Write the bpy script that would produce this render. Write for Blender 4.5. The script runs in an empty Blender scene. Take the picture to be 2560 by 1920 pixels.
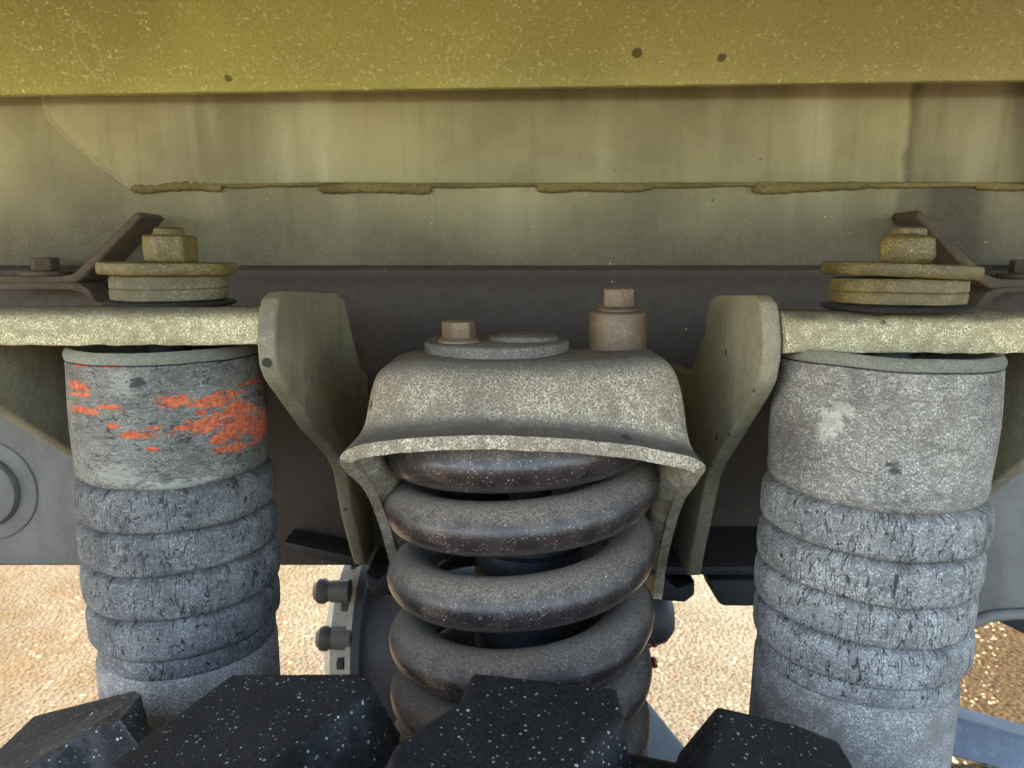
import bpy, bmesh, math, random
from mathutils import Vector, Matrix, noise as mnoise

random.seed(7)
R_ = math.radians
SC = bpy.context.scene
COL = SC.collection

# ------------------------------------------------------------------ camera, sky, sun, exposure
F = 1849.0                                   # focal length in photograph pixels (2560 wide)
PITCH = R_(9.52)
cam_d = bpy.data.cameras.new('camera')
cam = bpy.data.objects.new('camera', cam_d)
COL.objects.link(cam)
cam.location = (0, 0, 0)
cam.rotation_euler = (R_(90) - PITCH, 0, 0)
cam_d.sensor_width = 36.0
cam_d.lens = 36.0 * F / 2560.0
cam_d.clip_start = 0.02
cam_d.clip_end = 500
cam_d.dof.use_dof = True
cam_d.dof.focus_distance = 0.60
cam_d.dof.aperture_fstop = 14.0
SC.camera = cam

SUN_EL, SUN_AZ = 50.0, -82.0                 # sun stands to the left, a little beyond the truck
world = bpy.data.worlds.new('World')
SC.world = world
world.use_nodes = True
wn = world.node_tree
wn.nodes.clear()
sky = wn.nodes.new('ShaderNodeTexSky')
sky.sky_type = 'NISHITA'
sky.sun_disc = False
sky.sun_elevation = R_(SUN_EL)
sky.sun_rotation = R_(SUN_AZ)
sky.air_density = 1.0
sky.dust_density = 1.6
bg = wn.nodes.new('ShaderNodeBackground')
bg.inputs['Strength'].default_value = 0.10
wo = wn.nodes.new('ShaderNodeOutputWorld')
wn.links.new(sky.outputs[0], bg.inputs[0])
wn.links.new(bg.outputs[0], wo.inputs[0])

sun_d = bpy.data.lights.new('sun', 'SUN')
sun_d.energy = 2.4
sun_d.angle = R_(0.5)
sun_d.color = (1.0, 0.93, 0.80)
sun = bpy.data.objects.new('sun', sun_d)
COL.objects.link(sun)
_el, _az = R_(SUN_EL), R_(SUN_AZ)
_to = Vector((math.sin(_az) * math.cos(_el), math.cos(_az) * math.cos(_el), math.sin(_el)))
sun.rotation_euler = (-_to).to_track_quat('-Z', 'Y').to_euler()
sun.location = _to * 20

SC.view_settings.view_transform = 'Standard'
SC.view_settings.look = 'None'
SC.view_settings.gamma = 1
SC.view_settings.use_curve_mapping = False
SC.view_settings.exposure = 3.8
SC.render.engine = 'CYCLES'
SC.cycles.max_bounces = 7
SC.cycles.diffuse_bounces = 3
SC.cycles.use_denoising = True
SC.cycles.use_adaptive_sampling = True
SC.cycles.adaptive_threshold = 0.02

# ------------------------------------------------------------------ measuring helpers
CT, ST = math.cos(PITCH), math.sin(PITCH)
def ray(u, v):
    a, b = (u - 1280) / F, (v - 960) / F
    return Vector((a, CT - b * ST, -ST - b * CT))
def P(u, v, Y):                              # point on the sight line at forward distance Y
    d = ray(u, v); return d * (Y / d.y)
def PX(u, v, X):                             # point on the sight line in the plane x = X
    d = ray(u, v); return d * (X / d.x)
def PZ(u, v, Z):
    d = ray(u, v); return d * (Z / d.z)
def zv(v, Y): return P(1280, v, Y).z
def cylhit(u, v, cx, cy, r):                 # first hit with an upright cylinder
    d = ray(u, v)
    A = d.x**2 + d.y**2; B = -2 * (d.x * cx + d.y * cy); C = cx*cx + cy*cy - r*r
    D = max(B*B - 4*A*C, 0)
    return d * ((-B - math.sqrt(D)) / (2 * A))

# ------------------------------------------------------------------ material helpers
class N:
    """Small wrapper for building node trees."""
    def __init__(s, name):
        s.m = bpy.data.materials.new(name); s.m.use_nodes = True
        s.t = s.m.node_tree; s.t.nodes.clear()
        s.out = s.t.nodes.new('ShaderNodeOutputMaterial')
        s.b = s.t.nodes.new('ShaderNodeBsdfPrincipled')
        s.t.links.new(s.b.outputs[0], s.out.inputs[0])
        tc = s.t.nodes.new('ShaderNodeTexCoord')
        oi = s.t.nodes.new('ShaderNodeObjectInfo')
        s.uv = tc.outputs['UV']
        mul = s.math('MULTIPLY', oi.outputs['Random'], 7.3)
        add = s.t.nodes.new('ShaderNodeVectorMath'); add.operation = 'ADD'
        s.t.links.new(tc.outputs['Object'], add.inputs[0]); s.t.links.new(mul, add.inputs[1])
        s.obj = add.outputs[0]
        s.raw = tc.outputs['Object']
        add2 = s.t.nodes.new('ShaderNodeVectorMath'); add2.operation = 'ADD'
        s.t.links.new(s.uv, add2.inputs[0]); s.t.links.new(mul, add2.inputs[1])
        s.uvr = add2.outputs[0]
    def set(s, sock, val):
        if hasattr(val, 'is_output') or isinstance(val, bpy.types.NodeSocket): s.t.links.new(val, sock)
        else: sock.default_value = val
    def math(s, op, a, b=0.0, clamp=False):
        n = s.t.nodes.new('ShaderNodeMath'); n.operation = op; n.use_clamp = clamp
        s.set(n.inputs[0], a); s.set(n.inputs[1], b); return n.outputs[0]
    def vec(s, op, a, b=(0, 0, 0), out=0):
        n = s.t.nodes.new('ShaderNodeVectorMath'); n.operation = op
        s.set(n.inputs[0], a); s.set(n.inputs[1], b); return n.outputs[out]
    def noise(s, scale, detail=3, rough=0.55, co=None, dist=0.0, col=False):
        n = s.t.nodes.new('ShaderNodeTexNoise')
        n.inputs['Scale'].default_value = scale; n.inputs['Detail'].default_value = detail
        n.inputs['Roughness'].default_value = rough; n.inputs['Distortion'].default_value = dist
        s.set(n.inputs['Vector'], co if co is not None else s.obj)
        return n.outputs['Color' if col else 'Fac']
    def vor(s, scale, feature='F1', co=None, out='Distance', rnd=1.0):
        n = s.t.nodes.new('ShaderNodeTexVoronoi'); n.feature = feature
        n.inputs['Scale'].default_value = scale; n.inputs['Randomness'].default_value = rnd
        s.set(n.inputs['Vector'], co if co is not None else s.obj)
        return n.outputs[out]
    def ramp(s, f, lo, hi, a=0.0, b=1.0, smooth=True):
        n = s.t.nodes.new('ShaderNodeMapRange')
        n.interpolation_type = 'SMOOTHSTEP' if smooth else 'LINEAR'
        s.set(n.inputs['Value'], f)
        n.inputs['From Min'].default_value = lo; n.inputs['From Max'].default_value = hi
        n.inputs['To Min'].default_value = a; n.inputs['To Max'].default_value = b
        return n.outputs[0]
    def mix(s, f, a, b):
        n = s.t.nodes.new('ShaderNodeMix'); n.data_type = 'RGBA'
        s.set(n.inputs[0], f)
        for i, c in ((6, a), (7, b)):
            if isinstance(c, (tuple, list)): n.inputs[i].default_value = (*c[:3], 1)
            else: s.t.links.new(c, n.inputs[i])
        return n.outputs[2]
    def bump(s, h, strength=0.4, dist=0.001, prev=None):
        n = s.t.nodes.new('ShaderNodeBump')
        n.inputs['Strength'].default_value = strength; n.inputs['Distance'].default_value = dist
        s.set(n.inputs['Height'], h)
        if prev is not None: s.t.links.new(prev, n.inputs['Normal'])
        return n.outputs[0]
    def normal_z(s):
        g = s.t.nodes.new('ShaderNodeNewGeometry'); x = s.t.nodes.new('ShaderNodeSeparateXYZ')
        s.t.links.new(g.outputs['Normal'], x.inputs[0]); return x.outputs['Z']
    def sep(s, v):
        x = s.t.nodes.new('ShaderNodeSeparateXYZ'); s.set(x.inputs[0], v); return x.outputs
    def done(s, col, rough=0.7, nrm=None, spec=0.4, metal=0.0, coat=0.0):
        s.set(s.b.inputs['Base Color'], (*col[:3], 1) if isinstance(col, (tuple, list)) else col)
        s.set(s.b.inputs['Roughness'], rough)
        s.b.inputs['Specular IOR Level'].default_value = spec
        s.b.inputs['Metallic'].default_value = metal
        s.b.inputs['Coat Weight'].default_value = coat
        if nrm is not None: s.t.links.new(nrm, s.b.inputs['Normal'])
        return s.m

def srgb(r, g, b):
    f = lambda c: (c/255/12.92) if c/255 <= 0.04045 else ((c/255 + 0.055)/1.055)**2.4
    return (f(r), f(g), f(b))
def sc_(c, k): return tuple(x * k for x in c)

def spots(n, scale, size, co=None, thr=0.6):
    """round marks of random size: 1 inside"""
    d = n.vor(scale, co=co); c = n.vor(scale, co=co, out='Color')
    r = n.sep(c)[0]
    r2 = n.ramp(r, thr, 1.0, 0.0, size, smooth=False)
    k = n.math('SUBTRACT', r2, d)
    return n.ramp(k, 0.0, size * 0.35)

def dusty_paint(name, base, dust, amt=0.5, grain=420, rough=0.75, bumpy=0.5, dark=0.25, spec=0.3, top=0.0, topcol=None, streak=0.0, chips=0.0, coarse=None):
    n = N(name)
    grain *= 1.6
    big = n.noise(9, 4)
    c = n.mix(n.ramp(big, 0.3, 0.7), sc_(base, 1 - dark), sc_(base, 1 + dark * 0.6))
    if streak:
        st = n.noise(1.0, 4, co=n.vec('MULTIPLY', n.obj, (55, 30, 4)))
        c = n.mix(n.ramp(st, 0.45, 0.75, 0, streak), c, sc_(base, 0.45))
        st2 = n.noise(1.0, 4, co=n.vec('MULTIPLY', n.obj, (38, 20, 2.5)))
        c = n.mix(n.ramp(st2, 0.52, 0.8, 0, streak), c, sc_(dust, 0.9))
    fine = n.noise(grain, 4, 0.65)
    mid = n.noise(coarse or grain * 0.14, 4, 0.6)
    fine2 = n.noise(grain * 2.1, 2, 0.6)
    m = n.math('ADD', n.math('MULTIPLY', fine, 0.6), n.math('MULTIPLY', fine2, 0.4))
    cloud = n.math('ADD', n.math('MULTIPLY', mid, 0.6), n.math('MULTIPLY', big, 0.4))
    fl = n.math('MULTIPLY', n.ramp(m, 0.42, 0.66, 0, amt), n.ramp(cloud, 0.40, 0.60, 0.30, 1.2))
    c = n.mix(fl, c, dust)
    pk = n.math('MULTIPLY', n.ramp(m, 0.58, 0.68, 0, amt), n.ramp(cloud, 0.40, 0.62))
    c = n.mix(pk, c, sc_(dust, 1.35))
    lo = n.ramp(m, 0.30, 0.46, 0.42, 0)
    c = n.mix(lo, c, sc_(base, 0.35))
    if top:
        u = n.ramp(n.math('ADD', n.normal_z(), n.math('MULTIPLY', mid, 0.5)), 0.5, 1.15, 0, top)
        c = n.mix(u, c, topcol or dust)
    if chips:
        c = n.mix(n.math('MULTIPLY', spots(n, 60, 0.35, thr=0.9), chips), c, (0.012, 0.010, 0.009))
    nb = n.bump(mid, bumpy * 0.7, 0.0015)
    nb = n.bump(fine, bumpy, 0.0006, nb)
    return n.done(c, n.ramp(fine, 0.3, 0.7, rough - 0.08, min(rough + 0.1, 1)), nb, spec)

# ------------------------------------------------------------------ mesh helpers
ORIG = {}
def thing(name, label, cat, loc, group=None):
    o = bpy.data.objects.new(name, None); COL.objects.link(o)
    o.location = loc; o.empty_display_size = 0.05
    o['label'] = label; o['category'] = cat
    if group: o['group'] = group
    ORIG[o.name] = Vector(loc)
    return o
def mesh_obj(name, verts, faces, mat, parent=None, uvs=None, smooth=True, angle=38, label=None, kind=None, flip=False):
    base = ORIG[parent.name] if parent else Vector((0, 0, 0))
    me = bpy.data.meshes.new(name)
    me.from_pydata([tuple(Vector(v) - base) for v in verts], [], faces)
    if uvs:
        l = me.uv_layers.new(name='UVMap')
        for p in me.polygons:
            for li, vi in zip(p.loop_indices, p.vertices):
                l.data[li].uv = uvs[vi]
    bm = bmesh.new(); bm.from_mesh(me)
    bmesh.ops.recalc_face_normals(bm, faces=bm.faces)
    bm.to_mesh(me); bm.free()
    return link(name, me, mat, parent, smooth, angle, label, kind)
def link(name, me, mat, parent=None, smooth=True, angle=38, label=None, kind=None):
    if smooth:
        me.polygons.foreach_set('use_smooth', [True] * len(me.polygons))
        me.set_sharp_from_angle(angle=R_(angle))
    me.materials.append(mat)
    o = bpy.data.objects.new(name, me); COL.objects.link(o)
    if parent:
        o.parent = parent; ORIG[o.name] = ORIG[parent.name]
    else: ORIG[o.name] = Vector((0, 0, 0))
    if label: o['label'] = label
    if kind: o['kind'] = kind
    return o
def bm_obj(name, bm, mat, parent=None, **k):
    base = ORIG[parent.name] if parent else Vector((0, 0, 0))
    bmesh.ops.translate(bm, verts=bm.verts, vec=-base)
    bmesh.ops.recalc_face_normals(bm, faces=bm.faces)
    me = bpy.data.meshes.new(name); bm.to_mesh(me); bm.free()
    return link(name, me, mat, parent, **k)
def sheet_prism(pts, off, bevel=0.002, seg=2):
    """closed polygon of 3D points extruded by the vector off, edges rounded"""
    bm = bmesh.new()
    a = [bm.verts.new(p) for p in pts]; b = [bm.verts.new(Vector(p) + Vector(off)) for p in pts]
    bm.faces.new(a); bm.faces.new(list(reversed(b)))
    n = len(pts)
    for i in range(n): bm.faces.new((a[i], b[i], b[(i+1) % n], a[(i+1) % n]))
    bmesh.ops.recalc_face_normals(bm, faces=bm.faces)
    if bevel:
        es = [e for e in bm.edges if len(e.link_faces) == 2 and e.calc_face_angle(0) > R_(25)]
        bmesh.ops.bevel(bm, geom=es, offset=bevel, segments=seg, profile=0.5, affect='EDGES', clamp_overlap=True)
    return bm
def box_bm(x0, x1, y0, y1, z0, z1, bevel=0.002, seg=2):
    return sheet_prism([(x0, y0, z0), (x1, y0, z0), (x1, y0, z1), (x0, y0, z1)], (0, y1 - y0, 0), bevel, seg)
def jag(bm, amp, scale, only=None):
    for v in bm.verts:
        if only and not only(v.co): continue
        v.co += mnoise.noise_vector(v.co * scale) * amp
def subdiv_prism(bm, cuts=6):
    bmesh.ops.subdivide_edges(bm, edges=[e for e in bm.edges if e.calc_length() > 0.02], cuts=cuts, use_grid_fill=True)
def lathe(prof, n=96, M=None, a0=0.0, a1=2 * math.pi, wob=None, close=True):
    """prof: [(r, z)] spun about Z; angle 0 looks at -Y (towards the viewer); returns verts, faces, uvs"""
    if M is None: M = Matrix()
    full = abs(a1 - a0 - 2 * math.pi) < 1e-6
    V, U, Fc = [], [], []
    L = [0]
    for i in range(1, len(prof)):
        L.append(L[-1] + math.hypot(prof[i][0] - prof[i-1][0], prof[i][1] - prof[i-1][1]))
    rm = max(p[0] for p in prof)
    m = n + 1
    for j in range(m):
        t = a0 + (a1 - a0) * j / n
        for i, (r, z) in enumerate(prof):
            if wob and r > 1e-5: r, z = wob(r, z, t)
            V.append(M @ Vector((r * math.sin(t), -r * math.cos(t), z)))
            tt = t if t <= math.pi else t - 2 * math.pi
            if j == m - 1 and full: tt = 0.0
            U.append((tt * rm, z))
    k = len(prof)
    for j in range(n):
        for i in range(k - 1):
            Fc.append((j*k + i, (j+1)*k + i, (j+1)*k + i + 1, j*k + i + 1))
    return V, Fc, U
def lathe_obj(name, prof, mat, parent, M, n=96, wob=None, angle=38, label=None):
    V, Fc, U = lathe(prof, n, M, wob=wob)
    base = ORIG[parent.name] if parent else Vector((0, 0, 0))
    me = bpy.data.meshes.new(name)
    me.from_pydata([tuple(v - base) for v in V], [], Fc)
    l = me.uv_layers.new(name='UVMap')
    for p in me.polygons:
        us = [U[vi] for vi in p.vertices]
        lo, hi = min(u[0] for u in us), max(u[0] for u in us)
        per = 2 * math.pi * max(q[0] for q in prof)
        for li, u in zip(p.loop_indices, us):
            x = u[0]
            if hi - lo > per * 0.5 and x < 0: x += per
            l.data[li].uv = (x, u[1])
    bm = bmesh.new(); bm.from_mesh(me)
    bmesh.ops.remove_doubles(bm, verts=bm.verts, dist=1e-6)
    bmesh.ops.recalc_face_normals(bm, faces=bm.faces)
    bm.to_mesh(me); bm.free()
    return link(name, me, mat, parent, angle=angle, label=label)
def T(x, y, z, rx=0, ry=0, rz=0):
    return Matrix.Translation((x, y, z)) @ Matrix.Rotation(rz, 4, 'Z') @ Matrix.Rotation(ry, 4, 'Y') @ Matrix.Rotation(rx, 4, 'X')
def hex_bm(r, h, M, bevel=0.0015, rot=0.0, worn=0.0, seed=0):
    bm = sheet_prism([(r * math.cos(rot + i * math.pi/3), r * math.sin(rot + i * math.pi/3), 0) for i in range(6)], (0, 0, h), bevel, 3)
    if worn:
        for v in bm.verts: v.co += mnoise.noise_vector(v.co * 140 + Vector((seed, 0, 0))) * worn
    bm.transform(M); return bm
def tube(path, r, n=12, cap=True, rf=None):
    """round bar along a list of points"""
    V, Fc = [], []
    k = len(path)
    up = Vector((0, 0, 1))
    for i, p in enumerate(path):
        p = Vector(p)
        t = (Vector(path[min(i+1, k-1)]) - Vector(path[max(i-1, 0)])).normalized()
        a = t.cross(up)
        if a.length < 1e-4: a = t.cross(Vector((1, 0, 0)))
        a.normalize(); b = t.cross(a)
        rr = rf(i / (k-1)) if rf else r
        for j in range(n):
            q = 2 * math.pi * j / n
            V.append(p + (a * math.cos(q) + b * math.sin(q)) * rr)
    for i in range(k - 1):
        for j in range(n):
            Fc.append((i*n + j, i*n + (j+1) % n, (i+1)*n + (j+1) % n, (i+1)*n + j))
    if cap:
        Fc.append(tuple(range(n))); Fc.append(tuple((k-1)*n + j for j in range(n)))
    return V, Fc
def catmull(pts, per):
    out = []
    n = len(pts)
    for i in range(n - 1):
        p0, p1, p2, p3 = (Vector(pts[max(i-1, 0)]), Vector(pts[i]), Vector(pts[i+1]), Vector(pts[min(i+2, n-1)]))
        for k in range(per):
            t = k / per
            out.append(0.5 * ((2*p1) + (p2 - p0)*t + (2*p0 - 5*p1 + 4*p2 - p3)*t*t + (3*p1 - p0 - 3*p2 + p3)*t**3))
    out.append(Vector(pts[-1]))
    return out

# ------------------------------------------------------------------ materials
def mat_panel(PP):
    n = N('body_paint')
    base, fleck = srgb(202, 198, 110), srgb(255, 252, 196)
    big = n.noise(3.5, 4)
    x = n.sep(n.raw)[0]
    right = n.ramp(n.math('ADD', x, n.math('MULTIPLY', big, 0.5)), 0.0, 1.1)
    c = n.mix(n.ramp(big, 0.35, 0.7), sc_(base, 0.8), sc_(base, 1.15))
    c = n.mix(right, c, srgb(206, 190, 134))
    f1 = n.noise(420, 4, 0.65); f3 = n.noise(900, 2, 0.6); f2 = n.noise(60, 4, 0.6)
    m = n.math('ADD', n.math('MULTIPLY', f1, 0.6), n.math('MULTIPLY', f3, 0.4))
    c = n.mix(n.ramp(m, 0.46, 0.66, 0, 0.55), c, sc_(fleck, 0.6))
    c = n.mix(n.ramp(m, 0.30, 0.47, 0.75, 0), c, sc_(base, 0.32))
    sp = n.ramp(n.noise(250, 5, 0.7, dist=0.8), 0.555, 0.63, 0, 0.95)
    c = n.mix(n.math('MULTIPLY', n.math('MULTIPLY', sp, n.ramp(f2, 0.38, 0.58, 0.15, 1)), n.ramp(right, 0, 1, 1, 0.6)), c, fleck)
    # two dark drops and two pale splash rings
    O = Vector((0, 0.86, 0.20))
    wq = n.math('MULTIPLY', n.math('SUBTRACT', n.noise(140, 3), 0.5), 0.006)
    for (u, v, r) in ((1592, 136, 0.0058), (1800, 148, 0.0050), (566, 192, 0.004)):
        p = PP(u, v) - O
        d = n.vec('LENGTH', n.vec('MULTIPLY', n.vec('SUBTRACT', n.raw, tuple(p)), (1, 0, 1.2)), out='Value')
        c = n.mix(n.ramp(n.math('ADD', d, wq), r * 0.8, r * 1.15, 0.75, 0), c, srgb(70, 60, 36))
    for (u, v, sx, sz, r) in ((205, 118, 1.7, 0.75, 0.020), (1140, 160, 1.8, 0.8, 0.016)):
        p = PP(u, v) - O
        d = n.vec('LENGTH', n.vec('MULTIPLY', n.vec('SUBTRACT', n.raw, tuple(p)), (sx, 0, sz * 1.2)), out='Value')
        ring = n.ramp(n.math('ABSOLUTE', n.math('SUBTRACT', n.math('ADD', d, wq), r)), 0.0, 0.005, 0.35, 0)
        c = n.mix(n.math('MULTIPLY', ring, n.ramp(m, 0.42, 0.56)), c, fleck)
    nb = n.bump(n.noise(190, 4, 0.6), 0.6, 0.0016)
    nb = n.bump(f1, 0.7, 0.0009, nb)
    return n.done(c, 0.7, nb, 0.35)

def mat_frame(name, base, dust, low_shade):
    n = N(name)
    z = n.sep(n.raw)[2]; x = n.sep(n.raw)[0]
    big = n.noise(5, 4)
    c = n.mix(n.ramp(big, 0.3, 0.7), sc_(base, 0.75), sc_(base, 1.15))
    # rain streaks
    st = n.noise(1.0, 4, co=n.vec('MULTIPLY', n.obj, (60, 20, 3.0)))
    st3 = n.noise(1.0, 3, co=n.vec('MULTIPLY', n.obj, (14, 9, 1.6)))
    c = n.mix(n.ramp(st, 0.48, 0.75, 0, 0.24), c, sc_(base, 0.42))
    c = n.mix(n.ramp(st3, 0.48, 0.75, 0, 0.5), c, dust)
    # darker, oily strip at the right
    xe = n.math('ADD', x, n.math('MULTIPLY', n.math('SUBTRACT', n.noise(12, 3), 0.5), 0.03))
    edge = n.ramp(xe, 0.468, 0.478)
    c = n.mix(n.math('MULTIPLY', edge, n.ramp(st3, 0.3, 0.62, 0.85, 0.3)), c, srgb(70, 62, 48))
    # shade put into the paint: dark brown at the lower web, fading upward
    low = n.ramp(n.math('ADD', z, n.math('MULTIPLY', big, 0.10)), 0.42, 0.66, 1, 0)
    c = n.mix(n.math('MULTIPLY', low, 0.9), c, low_shade)
    f1 = n.noise(520, 3, 0.6); f2 = n.noise(90, 3)
    c = n.mix(n.ramp(f1, 0.5, 0.70, 0, 0.11), c, dust)
    c = n.mix(n.ramp(f1, 0.3, 0.46, 0.22, 0), c, sc_(base, 0.4))
    c = n.mix(n.math('MULTIPLY', spots(n, 95, 0.12, thr=0.80), 0.8), c, srgb(206, 196, 156))
    c = n.mix(n.math('MULTIPLY', spots(n, 46, 0.13, thr=0.78), 0.5), c, srgb(58, 54, 42))
    nb = n.bump(f2, 0.25, 0.001); nb = n.bump(f1, 0.35, 0.0004, nb)
    return n.done(c, n.ramp(f2, 0.3, 0.7, 0.55, 0.75), nb, 0.4)

def blob(n, cx, cz, rx, rz, fr, a_):
    d = n.vec('LENGTH', n.vec('MULTIPLY', n.vec('SUBTRACT', n.uv, (cx, cz, 0)), (1/rx, 1/rz, 0)), out='Value')
    return n.ramp(n.math('ADD', d, n.math('MULTIPLY', n.math('SUBTRACT', fr, 0.5), 5.0)), 0.7, 1.3, a_, 0)
def mat_plain_sleeve(marks):
    n = rubber_nodes('sleeve_rubber', srgb(108, 101, 92), srgb(212, 203, 182), horiz=True, amt=0.85, warm=srgb(124, 114, 96), crack=0.35, done=False)
    fr = n.noise(1.0, 5, 0.7, co=n.vec('MULTIPLY', n.uv, (160, 160, 1)))
    c = n._c
    for (cx, cz, rx, rz, colr, a_) in marks: c = n.mix(blob(n, cx, cz, rx, rz, fr, a_), c, colr)
    return n.done(c, 0.75, n._nb, 0.3)
def mat_orange_sleeve(blobs, marks):
    n = rubber_nodes('sleeve_rubber_flaked_orange', srgb(104, 99, 90), srgb(184, 176, 156), horiz=True, done=False, crack=0.8)
    c, nb = n._c, n._nb
    uv = n.uv
    fr = n.noise(1.0, 5, 0.7, co=n.vec('MULTIPLY', uv, (130, 330, 1)))
    fr2 = n.noise(1.0, 3, 0.6, co=n.vec('MULTIPLY', uv, (34, 60, 1)))
    best = None
    for (cx, cz, rx, rz) in blobs:
        d = n.vec('MULTIPLY', n.vec('SUBTRACT', uv, (cx, cz, 0)), (1/rx, 1/rz, 0))
        L = n.t.nodes.new('ShaderNodeVectorMath'); L.operation = 'LENGTH'; n.t.links.new(d, L.inputs[0])
        best = L.outputs['Value'] if best is None else n.math('MINIMUM', best, L.outputs['Value'])
    for (cx, cz, rx, rz, colr, a_) in marks:
        c = n.mix(blob(n, cx, cz, rx, rz, fr, a_), c, colr)
    k = n.math('ADD', best, n.math('ADD', n.math('MULTIPLY', n.math('SUBTRACT', fr, 0.5), 4.2),
                                   n.math('MULTIPLY', n.math('SUBTRACT', fr2, 0.5), 3.2)))
    m = n.ramp(k, 0.98, 1.08, 1, 0)
    shade = n.mix(n.ramp(n.noise(260, 4), 0.3, 0.7), srgb(164, 76, 46), srgb(214, 112, 74))
    c = n.mix(m, c, shade)
    nb = n.bump(m, 0.5, 0.0012, nb)
    return n.done(c, 0.8, nb, 0.25)

def rubber_nodes(name, base, bloom, horiz=False, done=True, crack=1.0, amt=0.6, warm=None):
    n = N(name)
    uv = n.uvr
    big = n.noise(1.0, 4, co=n.vec('MULTIPLY', uv, (26, 20, 1)))
    c = n.mix(n.ramp(big, 0.3, 0.7), sc_(base, 0.72), sc_(base, 1.2))
    if warm: c = n.mix(n.ramp(n.noise(1.0, 3, co=n.vec('MULTIPLY', uv, (14, 9, 1))), 0.42, 0.7, 0, 0.6), c, warm)
    fine = n.noise(1.0, 4, 0.66, co=n.vec('MULTIPLY', uv, (520, 520, 1)))
    fin2 = n.noise(1.0, 2, 0.6, co=n.vec('MULTIPLY', uv, (1100, 1100, 1)))
    mid = n.noise(1.0, 4, 0.65, co=n.vec('MULTIPLY', uv, (110, 140, 1)), dist=1.0)
    m = n.math('ADD', n.math('MULTIPLY', fine, 0.6), n.math('MULTIPLY', fin2, 0.4))
    gate = n.math('MULTIPLY', n.ramp(mid, 0.36, 0.62, 0.25, 1.0), n.ramp(big, 0.25, 0.65, 0.5, 1.1))
    c = n.mix(n.math('MULTIPLY', n.ramp(m, 0.43, 0.64, 0, amt), gate), c, bloom)
    c = n.mix(n.ramp(m, 0.30, 0.46, 0.45, 0), c, sc_(base, 0.35))
    c = n.mix(n.math('MULTIPLY', n.ramp(m, 0.58, 0.68, 0, amt), gate), c, sc_(bloom, 1.4))
    # thin pale scuffs
    sc = n.noise(1.0, 4, 0.7, co=n.vec('MULTIPLY', uv, (150, 110, 1)), dist=2.0)
    line = n.math('ABSOLUTE', n.math('SUBTRACT', sc, 0.55))
    c = n.mix(n.math('MULTIPLY', n.ramp(line, 0.0, 0.012, 0.5, 0), n.ramp(mid, 0.48, 0.6)), c, sc_(bloom, 1.3))
    # weather cracks
    w = n.vec('SUBTRACT', n.noise(1.0, 2, co=n.vec('MULTIPLY', uv, (260, 260, 1)), col=True), (0.5, 0.5, 0.5))
    sets = (((48, 260, 1), (50, 110, 1), 0.045, 0.52), ((30, 150, 1), (40, 60, 1), 0.030, 0.52), ((190, 170, 1), (26, 20, 1), 0.03, 0.58)) if horiz else \
           (((300, 62, 1), (150, 60, 1), 0.060, 0.50), ((150, 30, 1), (60, 44, 1), 0.040, 0.50))
    cr = None
    for sx, gs, wd, th in sets:
        co = n.vec('ADD', n.vec('MULTIPLY', uv, sx), n.vec('MULTIPLY', w, (0.5, 0.5, 0)))
        d = n.vor(1.0, 'DISTANCE_TO_EDGE', co=co)
        g = n.noise(1.0, 2, co=n.vec('MULTIPLY', uv, gs))
        mm = n.math('MULTIPLY', n.ramp(d, wd * 0.2, wd, 1, 0), n.ramp(g, th, th + 0.06))
        cr = mm if cr is None else n.math('MAXIMUM', cr, mm)
    cr = n.math('MULTIPLY', cr, crack)
    c = n.mix(n.math('MULTIPLY', cr, 0.88), c, (0.006, 0.006, 0.007))
    c = n.mix(n.math('MULTIPLY', spots(n, 1.0, 0.28, co=n.vec('MULTIPLY', uv, (55, 55, 1)), thr=0.95), 0.8), c, (0.03, 0.03, 0.033))
    nb = n.bump(mid, 0.4, 0.0012)
    nb = n.bump(fine, 0.32, 0.0006, nb)
    nb = n.bump(n.math('SUBTRACT', 1.0, cr), 0.6, 0.0007, nb)
    n._c, n._nb = c, nb
    if done: return n.done(c, 0.75, nb, 0.3)
    return n

def mat_coil():
    n = N('coil_steel')
    f1 = n.noise(520, 4, 0.65); f2 = n.noise(60, 4)
    c = n.mix(n.ramp(f2, 0.3, 0.7), (0.020, 0.014, 0.013), (0.045, 0.031, 0.026))
    nz = n.normal_z()
    k = n.math('ADD', nz, n.math('MULTIPLY', n.math('SUBTRACT', f1, 0.5), 1.3))
    g2 = n.noise(1000, 2, 0.6)
    dust = n.ramp(n.math('ADD', k, n.math('MULTIPLY', n.math('SUBTRACT', f2, 0.5), 0.8)), 0.10, 0.95, 0, 0.95)
    dc = n.mix(n.ramp(n.math('ADD', n.math('MULTIPLY', f1, 0.5), n.math('MULTIPLY', g2, 0.5)), 0.36, 0.64), srgb(78, 67, 56), srgb(132, 117, 97))
    c = n.mix(dust, c, dc)
    sp = spots(n, 620, 0.46, thr=0.62)
    c = n.mix(n.math('MULTIPLY', sp, n.ramp(f2, 0.35, 0.6, 0.15, 0.7)), c, srgb(176, 166, 148))
    sp2 = spots(n, 260, 0.22, thr=0.90)
    c = n.mix(n.math('MULTIPLY', sp2, 0.9), c, srgb(205, 198, 184))
    nb = n.bump(f1, 0.16, 0.0005)
    return n.done(c, n.ramp(k, -0.1, 0.6, 0.25, 0.85), nb, 0.7)

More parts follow.
